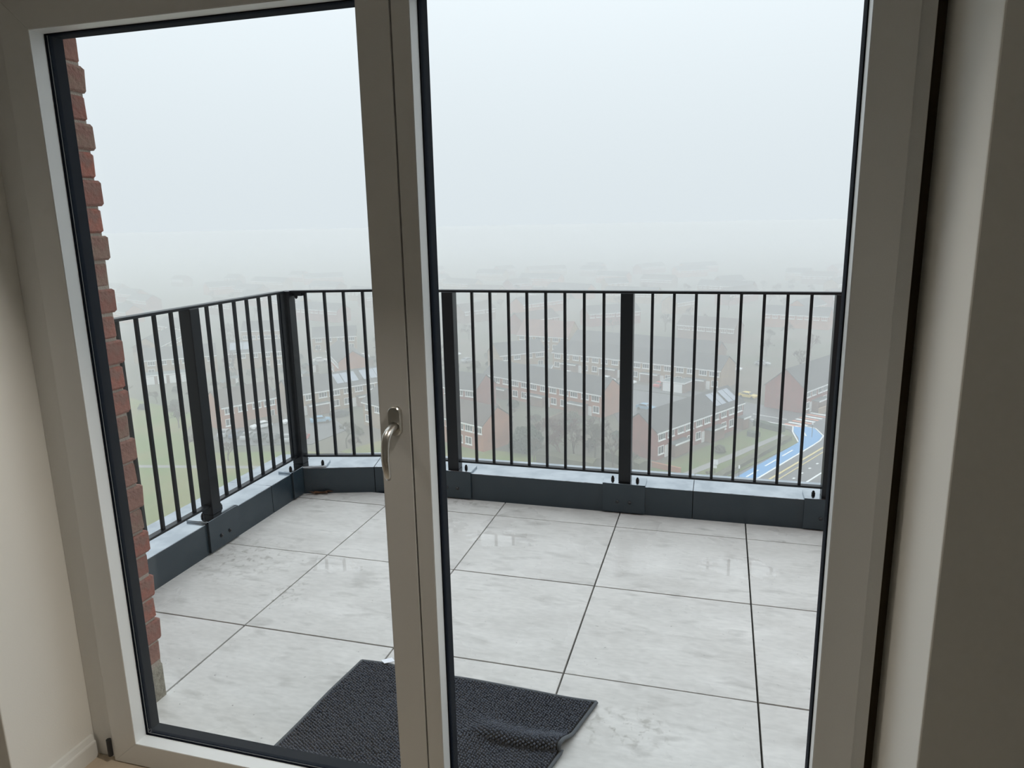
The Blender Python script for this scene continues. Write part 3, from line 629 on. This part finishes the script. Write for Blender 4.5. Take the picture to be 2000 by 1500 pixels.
def terrace(label, p0, p1, depth=8.0, wall='redb', roof='roof', eave=5.2, ridge=7.9, unit=6.0, detail=2, solar=(), group=None, porch=True, flip=False):
    """front eave runs p0 -> p1 (left to right seen from the front); detail 2: windows, panes, doors, porches; 1: windows; 0: upper windows only"""
    d = Vector((p1[0] - p0[0], p1[1] - p0[1])); L_ = d.length; rz = math.atan2(d.y, d.x)
    ROWS.append((p0[0], p0[1], d.x / L_, d.y / L_, L_, depth))
    t = tag(empty('terraced_row', (p0[0], p0[1], ZG), rz), label, 'houses', group)
    D = depth
    wv = [(0, 0, -0.3), (L_, 0, -0.3), (L_, D, -0.3), (0, D, -0.3), (0, 0, eave), (L_, 0, eave), (L_, D, eave), (0, D, eave), (0, D / 2, ridge - 0.1), (L_, D / 2, ridge - 0.1)]
    MB().add(wv, [(0, 3, 2, 1), (0, 1, 5, 4), (2, 3, 7, 6), (1, 2, 6, 9, 5), (3, 0, 4, 8, 7), (4, 5, 9, 8), (6, 7, 8, 9)]).build('walls', M[wall], t)
    r = MB(); o = 0.35; sl = (ridge - eave) / (D / 2); ze = eave - o * sl; th = 0.18
    prof = [(-o, ze), (D / 2, ridge), (D + o, ze), (D + o, ze + th), (D / 2, ridge + th), (-o, ze + th)]
    vs = [(x, y, z) for x in (-0.12, L_ + 0.12) for y, z in prof]
    r.add(vs, [(0, 1, 4, 5), (1, 2, 3, 4), (6, 11, 10, 7), (7, 10, 9, 8)] + [(i, 6 + i, 6 + (i + 1) % 6, (i + 1) % 6) for i in range(6)])
    r.build('roof', M[roof], t)
    MB().box(-0.1, L_ + 0.1, -o - 0.06, -o + 0.02, ze - 0.22, ze + 0.06).build('fascia', M['upvc'], t)
    nh = max(1, round(L_ / unit)); u = L_ / nh
    def win(wm, x, z):
        a = put('window', wm[0], t, (x, 0, z))
        if detail >= 1: put('pane', wm[1], a)
    for k in range(nh):
        x0 = k * u; mir = (k % 2 == 1) ^ flip
        fx = lambda f: x0 + u * ((1 - f) if mir else f)
        win(WW if k % 3 == 1 else WU, fx(0.27), 3.45); win(WU, fx(0.74), 3.45)
        if detail >= 1:
            win(WG, fx(0.24), 0.9)
        if detail >= 2:
            if k % 3 == 0: put('garage_door', GARM, t, (fx(0.62), 0, 0))
            if porch:
                pw = 1.35; cx = fx(0.80)
                cx = min(max(cx, pw), L_ - pw)
                MB().box(cx - pw + 0.15, cx + pw - 0.15, -1.5, 0, 0, 2.35).build('porch', M['brownb'], t)
                MB().box(cx - pw, cx + pw, -1.75, -0.01, 2.36, 2.48).build('porch_roof', M['felt'], t)
                MB().box(cx - pw - 0.05, cx + pw + 0.05, -1.84, -1.75, 2.22, 2.52).build('porch_fascia', M['upvc'], t)
                put('door', DOORM, t, (fx(0.52), 0, 0))
            else: put('door', DOORM, t, (fx(0.56), 0, 0))
    ang = math.atan2(ridge - eave, D / 2)
    for xs in solar:
        ym = D * 0.25; o_ = put('solar_panel', PANELM, t, (xs, ym, eave + (ridge - eave) * 0.5 + th)); o_.rotation_euler = (ang, 0, 0)
    return t

terrace('nearest red brick terrace with solar panels above the front gardens', (-8.2, 121.5), (7.0, 147.4), 7.6, 'redb', 'roof', solar=(21.5, 23.4, 25.9, 27.8))
terrace('red brick row with big gable at the road junction', (20.0, 160.0), (40.0, 194.4), 9.2, 'redb', 'roof', ridge=9.2)
terrace('long buff brick terrace with yellow end gable', (-44, 198), (2.5, 179), 9.5, 'buffb', 'roof', eave=5.2)
terrace('orange brick terrace running behind the brown trees', (-54, 165), (-22, 148), 7.8, 'orangeb', 'roof')
terrace('short white windowed row angled behind the buff terrace corner', (-57.5, 190), (-46.5, 200), 8, 'buffb', 'roof', detail=1)
terrace('grey terrace second back behind the buff terrace', (-43, 219), (1, 202), 8, 'brownb', 'roof', detail=1)
terrace('low row with pinkish tiled roof in the mid distance', (-63, 229), (-45, 225), 10, 'buffb', 'roofpk', ridge=9.5, detail=1)
terrace('buff terrace with solar panels right of the corner post', (-89, 134), (-75, 154), 8, 'buffb', 'roof', solar=(12.6, 14.5, 16.4, 19.5, 21.4, 23.2))
terrace('buff row with white windows across the far left', (-156, 165), (-141, 177), 8, 'buffb', 'roof', detail=1, solar=(11.0, 13.0, 15.0))
terrace('buff row with solar panels behind the yellow tree', (-140, 179), (-122, 189), 8, 'buffb', 'roof', detail=1, solar=(2.5, 4.4, 6.3))
terrace('pale buff block with large white windows behind the left rows', (-159, 214), (-145, 219.5), 8, 'buffb', 'roof', eave=6.5, ridge=9.2, detail=1)
terrace('pale row with white windows beyond the corner post', (-130, 212), (-117, 218.5), 8, 'buffb', 'roof', detail=1)
terrace('row stepping away at far left with pale gable', (-170, 187), (-181, 211), 8, 'buffb', 'roof', detail=1)
terrace('brown roofed row with bright orange end gable beside the parking court', (-97.4, 121.5), (-91.6, 132.6), 8.2, 'orangeb', 'roofbr', detail=1)
terrace('small dark roofed house partly behind the door stile', (-70.5, 132.5), (-58, 126), 8, 'buffb', 'roof', detail=1)
terrace('red brick pair of houses beside the front railing post', (-62, 150.5), (-50, 147), 8, 'redb', 'roof', detail=1)
terrace('orange gabled house with brown roof behind the evergreen bush', (-53, 126), (-39.4, 119.4), 8, 'orangeb', 'roofbr', detail=1)
terrace('row seen end on between the left rows and the corner post', (-112, 190), (-98, 172), 8, 'orangeb', 'roof', detail=1)
# flat roofed garages
def garage(label, x, y, rz, L_=9.0):
    t = tag(empty('garage_block', (x, y, ZG), rz), label, 'garage')
    MB().box(0, L_, 0, 5.5, -0.2, 2.4).build('walls', M['brownb'], t); MB().box(-0.1, L_ + 0.1, -0.1, 5.6, 2.4, 2.52).build('flat_roof', M['felt'], t)
    MB().box(-0.15, L_ + 0.15, -0.16, -0.1, 2.3, 2.62).build('fascia', M['upvc'], t); MB().box(-0.16, -0.1, -0.16, 5.6, 2.3, 2.62).build('side_fascia', M['upvc'], t); MB().box(L_ + 0.1, L_ + 0.16, -0.16, 5.6, 2.3, 2.62).build('side_fascia', M['upvc'], t)
    for k in range(int(L_ // 3)): put('garage_door', GARM, t, (1.5 + 3 * k, 0, 0))
garage('white edged flat roofed garage before the buff terrace', -11.6, 176.6, -0.40, 6)
garage('small white edged garage left of the parking court', -110, 134, 0.3, 4.5)
garage('flat roofed garages in front of the far left row', -149.0, 156.5, 0.67, 12)
garage('garages behind the orange terrace', -51, 186, 0.1, 9)

# rows fading into the fog
random.seed(21)
fogrows = []
for k in range(58):
    for tr in range(80):
        dist = random.uniform(235, 620); az = random.uniform(-0.80, 0.16); x = CX + dist * math.sin(az); y = CY + dist * math.cos(az)
        if y < 205 and x > -140: continue
        if all((x - a) ** 2 + (y - b) ** 2 > 30 ** 2 for a, b in fogrows) and clear_of(x, y, 22): break
    else: continue
    fogrows.append((x, y)); th = random.choice((-0.42, -0.40, 0.62, 1.05, -0.30)); L_ = random.uniform(14, 34)
    terrace('pale terraced row fading into the fog', (x - math.cos(th) * L_ / 2, y - math.sin(th) * L_ / 2), (x + math.cos(th) * L_ / 2, y + math.sin(th) * L_ / 2), 8,
            random.choice(('buffb', 'redb', 'brownb', 'orangeb')), random.choice(('roof', 'roof', 'roofbr')), detail=0, group='distant rows in the fog')

# ------------------------------------------------------------------ cars
def car_proto():
    t = empty('car', (0, 0, ZG))
    prof = [(-2.15, 0.32), (2.15, 0.32), (2.18, 0.62), (2.05, 0.82), (1.0, 0.98), (0.45, 1.42), (-1.05, 1.46), (-1.75, 1.02), (-2.12, 0.95), (-2.2, 0.6)]
    n = len(prof); hw = lambda z: 0.86 - max(0, z - 0.9) * 0.32
    vs = [(x, s_ * hw(z), z) for s_ in (-1, 1) for x, z in prof]
    b = MB().add(vs, [tuple(range(n)), tuple(range(n, 2 * n))[::-1]] + [(i, n + i, n + (i + 1) % n, (i + 1) % n) for i in range(n)]).build('body', CARS['white'], t, 0.05)
    b.material_slots[0].link = 'OBJECT'; b.material_slots[0].material = CARS['white']
    g = MB()
    for s_ in (-1, 1):
        y = lambda z: s_ * (hw(z) + 0.012)
        q = [(0.86, 1.0), (0.40, 1.36), (-0.98, 1.38), (-1.55, 1.03)]; v = [(x, y(z), z) for x, z in q] + [(x, y(z) - s_ * 0.03, z) for x, z in q]
        g.add(v, [(0, 1, 2, 3), (7, 6, 5, 4), (0, 4, 5, 1), (1, 5, 6, 2), (2, 6, 7, 3), (3, 7, 4, 0)])
    for (xa, za, xb, zb) in ((1.0, 1.0, 0.50, 1.40), (-1.70, 1.07, -1.12, 1.44)):
        e = 0.025 if xa > 0 else -0.025
        v = [(xa + e, -0.74, za), (xa + e, 0.74, za), (xb + e, 0.64, zb), (xb + e, -0.64, zb)]; v += [(x - 2 * e, y_, z) for x, y_, z in v]
        g.add(v, [(0, 1, 2, 3), (7, 6, 5, 4), (0, 4, 5, 1), (1, 5, 6, 2), (2, 6, 7, 3), (3, 7, 4, 0)])
    g.build('car_window', M['carglass'], t)
    for x in (-1.35, 1.35):
        for s_ in (-1, 1): MB().tube([(x, s_ * 0.62, 0.33), (x, s_ * 0.88, 0.33)], [0.33, 0.33], 14).build('wheel', M['tyre'], t)
    return t
proto = car_proto(); first = [True]; OBST = [(-9, 179), (-5, 179), (-108, 136), (-106, 137), (-145, 161), (-140, 166), (-47, 187), (-44, 189)]
def car(label, c, x, y, deg, group=None):
    OBST.append((x, y))
    if first[0]:
        first[0] = False; o = proto; o.location = (x, y, ZG + 0.1); o.rotation_euler = (0, 0, math.radians(deg)); o.children[0].material_slots[0].material = CARS[c]
    else: o = dup(proto, (x, y, ZG + 0.1), math.radians(deg), m=CARS[c])
    if 'group' in o: del o['group']
    tag(o, label, 'car', group)
GD = 58
car('white saloon parked nearest the orange gable', 'white', -90.6, 125.0, GD + 180)
car('white car parked second along the court kerb', 'white', -86.4, 130.0, GD + 180)
car('pale blue car right of the corner post', 'blue', -80.5, 131.8, GD - 20)
car('silver estate at the left end of the parking court', 'silver', -94.6, 118.4, 105)
car('navy car with pale roof parked beside the silver estate', 'navy', -91.6, 118.0, 105)
car('silver hatchback in the front parking row', 'silver', -88.6, 117.6, 105)
car('dark car in the front parking row behind the bare tree', 'dark', -85.6, 117.4, 105)
car('dark hatchback in the middle of the front parking row', 'dark', -82.6, 117.5, 105)
car('silver car next to the red car', 'silver', -79.7, 118.0, 105)
car('red car against the corner post', 'red', -76.8, 118.7, 105)
car('dark car parked before the buff terrace with solar panels', 'dark', -79.0, 137.5, GD)
car('white car in the rear court before the small garage', 'white', -6.8, 178.8, -24)
car('red car beside the white car in the rear court', 'red', -12.2, 180.2, 66)
car('yellow car on the side street', 'yellow', 8.8, 172.4, -30)
car('white car second left of the front middle post', 'white', -26.2, 184.2, -24)
car('white car just left of the front middle post', 'white', -20.6, 182.6, -24)
car('white car alone behind the orange terrace', 'white', -37.6, 189.0, -26)
car('red car by the garages behind the orange terrace', 'red', -49.5, 183.6, 20)
car('pale blue car beyond the red terrace roof', 'blue', -13.4, 156.5, -24)
car('dark car in the court behind the red terrace', 'dark', -20.6, 165.6, -24)
car('dark blue car in the court nearest the orange gable end', 'navy', -21.4, 160.6, -24)
car('silver car beside the red brick pair', 'silver', -56.0, 160.5, -26)
car('white car behind the front railing post', 'white', -63.5, 156.5, 40)
for (x, y, c, a) in ((-118, 196, 'white', 30), (-108, 205, 'white', 30), (-135, 200, 'silver', 30), (6, 205, 'white', -20), (14, 214, 'silver', -20), (-30, 232, 'white', -20), (-80, 214, 'white', -20), (-84, 190, 'white', 60), (-72, 204, 'silver', 60)):
    car('pale car parked among the misty far rows', c, x, y, a, 'misty far cars')

# ------------------------------------------------------------------ trees and shrubs
def bare_tree(seed, hgt, bark, spread=0.55):
    random.seed(seed); trunk = MB(); tw = MB()
    def grow(p, d, L_, r, lev):
        q = p + d * L_
        mid = p + d * L_ * 0.5 + Vector((random.uniform(-1, 1), random.uniform(-1, 1), 0)) * L_ * 0.06
        (trunk if lev < 2 else tw).tube([p, mid, q], [r, r * 0.85, r * 0.7], 6 if lev < 2 else 3)
        if lev >= 5: return
        for k in range(3 if lev < 3 else 4):
            a = random.uniform(0, 6.283); tilt = random.uniform(0.35, 0.95) * spread * 1.5
            ax = d.orthogonal().normalized(); ax.rotate(Matrix.Rotation(a, 3, d)); nd = d.copy(); nd.rotate(Matrix.Rotation(tilt, 3, ax)); nd.z += 0.12; nd.normalize()
            grow(p + (q - p) * random.uniform(0.65, 1.0), nd, L_ * random.uniform(0.62, 0.82), max(0.045, r * 0.58), lev + 1)
    grow(Vector((0, 0, -0.2)), Vector((0, 0, 1)), hgt * 0.26, hgt * 0.020, 0)
    t = empty('bare_tree'); trunk.build('trunk', M[bark], t); tg_ = tw.build('branches', M[bark], t); return t
def leafy(name, seed, rx, ry, rz_, leafm, n=2600, size=0.35):
    random.seed(seed); t = empty(name); m_ = MB()
    for k in range(n):
        th = random.uniform(0, 6.283); ph = math.acos(random.uniform(-0.4, 1)); rr = random.uniform(0.72, 1.0) * (1 + 0.16 * math.sin(3 * th + seed) * math.sin(4 * ph))
        c = Vector((rx * rr * math.sin(ph) * math.cos(th), ry * rr * math.sin(ph) * math.sin(th), rz_ * 0.42 + rz_ * 0.58 * rr * math.cos(ph)))
        a = Vector((random.gauss(0, 1), random.gauss(0, 1), random.gauss(0, 1))).normalized() * size; b = a.orthogonal().normalized() * size * 0.7
        m_.add([c - a, c + b, c + a, c - b], [(0, 1, 2, 3)])
    f_ = m_.build('foliage', M[leafm], t); f_['kind'] = 'stuff'
    MB().tube([(0, 0, -0.2), (0.05, 0, rz_ * 0.3), (0, 0.05, rz_ * 0.6)], [0.16, 0.13, 0.08], 6).build('stem', M['bark'], t); return t
tp = [bare_tree(1, 9.5, 'bark'), bare_tree(2, 10.5, 'bark2', 0.62), bare_tree(3, 9.5, 'bark3', 0.6), bare_tree(4, 6.5, 'bark', 0.5)]
sh = [leafy('garden_shrub', 31, 1.5, 1.5, 2.2, 'shrub', 500, 0.3), leafy('garden_shrub', 32, 1.6, 1.3, 1.8, 'ever', 500, 0.3)]
used = set()
def plant(p, x, y, s_, label, cat, group=None, rz=None):
    rz = random.uniform(0, 6.28) if rz is None else rz
    if p.name not in used:
        used.add(p.name); o = p; o.location = (x, y, ZG); o.rotation_euler = (0, 0, rz); o.scale = (s_, s_, s_)
    else: o = dup(p, (x, y, ZG), rz, (s_, s_, s_))
    if 'group' in o: del o['group']
    return tag(o, label, cat, group)
plant(tp[1], -27.5, 119.5, 1.0, 'reddish brown bare tree right of the evergreen bush', 'tree')
plant(tp[0], -22.5, 119.0, 1.05, 'grey brown bare tree in the middle of the brown thicket', 'tree')
plant(tp[2], -18.6, 119.5, 1.05, 'olive bare tree left of the front middle post', 'tree')
plant(tp[0], -15.0, 116.5, 0.95, 'bare tree with pale forked trunk beside the middle post', 'tree')
plant(tp[2], -12.4, 113.5, 0.7, 'small bare tree before the red terrace gable', 'tree')
plant(tp[1], -25.0, 124.5, 0.9, 'bare tree at the back of the brown thicket', 'tree')
plant(tp[0], -30.5, 126.0, 0.8, 'bare tree behind the evergreen bush', 'tree')
plant(tp[2], -20.4, 123.6, 0.95, 'olive bare tree at the back of the thicket', 'tree')
plant(tp[1], -24.0, 115.6, 0.85, 'reddish bare tree at the front of the thicket', 'tree')
plant(tp[2], -28.6, 114.8, 0.75, 'low olive bare tree at the lawn edge of the thicket', 'tree')
plant(tp[0], -20.0, 128.4, 0.9, 'grey bare tree behind the middle post', 'tree')
plant(tp[3], -83.5, 104.5, 0.95, 'small bare tree standing alone on the left lawn', 'tree')
plant(tp[3], -94.0, 106.5, 0.9, 'bare tree on the lawn behind the left post', 'tree')
plant(tp[2], -66.0, 116.5, 0.85, 'olive bare tree left of the door stile', 'tree')
plant(tp[3], -63.0, 113.0, 0.8, 'small bare tree on the lawn by the door stile', 'tree')
plant(tp[2], -52.5, 117.5, 0.8, 'olive bare tree before the orange gable house', 'tree')
plant(tp[3], 0.6, 113.6, 0.36, 'sapling beside the white street sign', 'tree')
plant(tp[0], -108.5, 121.5, 0.8, 'bare tree behind the left railing post', 'tree')
ev = leafy('evergreen_bush', 41, 3.6, 3.0, 4.6, 'ever', 2600, 0.32); plant(ev, -31.9, 121.8, 1.0, 'dark evergreen bush on the lawn before the orange gable', 'bush')
yt = leafy('yellow_tree', 42, 2.0, 2.0, 4.6, 'yell', 260, 0.34); plant(yt, -103.5, 141.5, 1.0, 'yellow leafed tree between the left rows', 'tree')
random.seed(77); gp = []
for k in range(110):
    for tr in range(60):
        x = random.uniform(-135, 6); y = random.uniform(124, 215)
        if clear_of(x, y, 2.6) and all((x - a) ** 2 + (y - b) ** 2 > 5.2 ** 2 for a, b in OBST) and all((x - a) ** 2 + (y - b) ** 2 > 4.6 ** 2 for a, b in gp) and not (x > -4 and y > 146) and not (-98 < x < -72 and y < 137) and not (-42 < x < 6 and 150 + (-x) * 0.0 < y < 190 and x > -30): break
    else: continue
    gp.append((x, y)); bush = random.random() < 0.72
    plant(sh[random.randrange(2)] if bush else tp[3], x, y, random.uniform(0.55, 1.0) if bush else random.uniform(0.5, 0.8),
          'round winter shrub in the gardens between the rows' if bush else 'small bare tree in the gardens between the rows', 'shrub' if bush else 'tree', 'garden shrubs between the rows' if bush else 'garden trees between the rows')
def shed_proto():
    t = empty('garden_shed'); MB().box(-1.2, 1.2, -0.9, 0.9, -0.1, 1.9).build('walls', M['fence'], t)
    MB().add([(-1.35, -1.05, 1.9), (1.35, -1.05, 1.9), (1.35, 1.05, 1.9), (-1.35, 1.05, 1.9), (-1.35, 0, 2.5), (1.35, 0, 2.5)], [(0, 1, 5, 4), (2, 3, 4, 5), (0, 4, 3), (1, 2, 5), (0, 3, 2, 1)]).build('roof', M['felt'], t)
    MB().box(-0.4, 0.4, -0.95, -0.9, 0, 1.8).build('door', M['upvc'], t); return t
shp = shed_proto()
for k in range(26):
    for tr in range(60):
        x = random.uniform(-125, -30); y = random.uniform(126, 205)
        if clear_of(x, y, 3.0) and all((x - a) ** 2 + (y - b) ** 2 > 5.2 ** 2 for a, b in OBST) and all((x - a) ** 2 + (y - b) ** 2 > 3.6 ** 2 for a, b in gp) and not (-98 < x < -72 and y < 137): break
    else: continue
    gp.append((x, y)); plant(shp, x, y, random.uniform(0.8, 1.2), 'small garden shed with pale door among the back gardens', 'shed', 'sheds in the back gardens', rz=random.choice((-0.45, 1.1, 2.7)))
far_t = []
for k in range(70):
    for tr in range(60):
        dist = random.uniform(165, 470); az = random.uniform(-0.80, 0.14); x = CX + dist * math.sin(az); y = CY + dist * math.cos(az)
        if clear_of(x, y, 6.5) and all((x - a) ** 2 + (y - b) ** 2 > 8 ** 2 for a, b in OBST) and all((x - a) ** 2 + (y - b) ** 2 > 11 ** 2 for a, b in far_t): break
    else: continue
    far_t.append((x, y))
    plant(tp[k % 3], x, y, random.uniform(0.75, 1.1), 'bare tree lost in the fog among the far rows', 'tree', 'foggy far trees')
for p_ in list(tp) + sh:
    if p_.name not in used: bpy.data.objects.remove(p_)
# hedges, walls, fences
def hedge(label, a, b, wdt, hgt, m_, name='hedge', cat='hedge'):
    a, b = Vector((*a, 0)), Vector((*b, 0)); d = b - a; L_ = d.length; n_ = max(2, int(L_ / 1.2)); random.seed(int(L_ * 10)); m_b = MB(); t = math.atan2(d.y, d.x)
    vs, fs = [], []
    for i in range(n_ + 1):
        for (yy, zz) in ((-wdt / 2, -0.2), (-wdt / 2, hgt * 0.8), (0, hgt), (wdt / 2, hgt * 0.8), (wdt / 2, -0.2)):
            vs.append((L_ * i / n_, yy + random.uniform(-0.1, 0.1), zz + random.uniform(-0.12, 0.12)))
    for i in range(n_):
        for j in range(4): fs.append((i * 5 + j, i * 5 + j + 1, i * 5 + j + 6, i * 5 + j + 5))
    fs += [(0, 4, 3, 2, 1), tuple(n_ * 5 + j for j in range(5))]
    o = m_b.add(vs, fs).build(name, M[m_]); o.location = (a.x, a.y, ZG); o.rotation_euler = (0, 0, t); return tag(o, label, cat)
OBST.append((-32, 121))
hedge('low brown hedge along the blue cycle lane', (0.8, 111.5), (15.2, 139.5), 1.3, 0.9, 'shrub')
hedge('dark hedge at the end of the front gardens', (9.5, 148.5), (14.6, 144.5), 1.4, 1.4, 'ever')
hedge('clipped dark bush row in the red terrace garden', (8.0, 140.8), (9.8, 139.8), 1.6, 1.2, 'ever')
hedge('rough shrubs before the red gable end', (-16.0, 121), (-9.5, 115.5), 2.5, 1.8, 'shrub')
hedge('brown scrub under the thicket of bare trees', (-28, 116.6), (-17.5, 114.0), 3.0, 2.2, 'shrub')
def gwall(name, label, cat, a, b, wdt, hgt, m_):
    a, b = Vector((*a, 0)), Vector((*b, 0)); d = b - a
    o = MB().box(0, d.length, -wdt / 2, wdt / 2, -0.2, hgt).build(name, M[m_]); MB().box(-0.05, d.length + 0.05, -wdt / 2 - 0.05, wdt / 2 + 0.05, hgt, hgt + 0.08).build('coping', M[m_], o)
    o.location = (a.x, a.y, ZG); o.rotation_euler = (0, 0, math.atan2(d.y, d.x)); tag(o, label, cat)
gwall('garden_wall', 'low orange garden wall before the red terrace corner', 'wall', (-8.5, 117.8), (-3.6, 115.6), 0.3, 0.9, 'orangeb')
gwall('garden_wall', 'buff garden wall at the red row beside the junction', 'wall', (23.0, 160.5), (29, 169.5), 0.3, 1.2, 'buffb')
gwall('garden_fence', 'brown fence behind the two white parked cars', 'fence', (-93.3, 124), (-88.6, 131.5), 0.15, 1.8, 'fence')
gwall('garden_fence', 'pale fence in the gardens behind the orange gable house', 'fence', (-52, 136), (-40, 130), 0.15, 1.6, 'fence')
gwall('garden_fence', 'fence between the gardens before the orange terrace', 'fence', (-46, 150), (-40, 138), 0.15, 1.6, 'fence')
gwall('garden_fence', 'fence beside the end of the orange terrace', 'fence', (-30, 145), (-34, 133), 0.15, 1.6, 'fence')
sg = tag(empty('street_sign', (1.9, 116.4, ZG)), 'small white street sign by the cycle lane', 'sign')
MB().tube([(0, 0, -0.2), (0, 0, 2.6)], [0.05, 0.05], 8).build('pole', M['rail'], sg); MB().box(-0.45, 0.45, -0.08, -0.05, 1.7, 2.6).build('sign_board', M['upvc'], sg); MB().box(-0.3, 0.3, -0.08, -0.05, 1.1, 1.6).build('sign_board', M['upvc'], sg)
for (x, y, lb) in ((5.6, 112.6, 'slim marker post with white top in the cycle lane'), (19.6, 141.8, 'thin marker post at the rounded lane end')):
    mp_ = tag(empty('marker_post', (x, y, ZG)), lb, 'post')
    MB().tube([(0, 0, -0.2), (0, 0, 2.6)], [0.05, 0.05], 8).build('pole', M['rail'], mp_); MB().tube([(0, 0, 2.6), (0, 0, 3.1)], [0.12, 0.12], 8).build('cap', M['upvc'], mp_)

# ------------------------------------------------------------------ fog filling the valley below the balcony
FOG_D, FOG_A = 0.0040, 0.00002
fm = bpy.data.materials.new('valley_fog'); fm.use_nodes = True
ft = fm.node_tree; ft.nodes.clear(); fo = ft.nodes.new('ShaderNodeOutputMaterial'); vs_ = ft.nodes.new('ShaderNodeVolumeScatter')
vs_.inputs['Color'].default_value = (1.0, 0.98, 0.96, 1); vs_.inputs['Density'].default_value = FOG_D; vs_.inputs['Anisotropy'].default_value = 0.0
va_ = ft.nodes.new('ShaderNodeVolumeAbsorption'); va_.inputs['Color'].default_value = (0.0, 0.0, 0.0, 1); va_.inputs['Density'].default_value = FOG_A; ad_ = ft.nodes.new('ShaderNodeAddShader')
ft.links.new(vs_.outputs[0], ad_.inputs[0]); ft.links.new(va_.outputs[0], ad_.inputs[1]); ft.links.new(ad_.outputs[0], fo.inputs['Volume']); fm.cycles.homogeneous_volume = True
tag(MB().box(-1300, 1300, 4.0, 1700, ZG - 2, -2.5).build('fog', fm), 'thick white fog lying over the whole town', 'fog', kind='stuff')
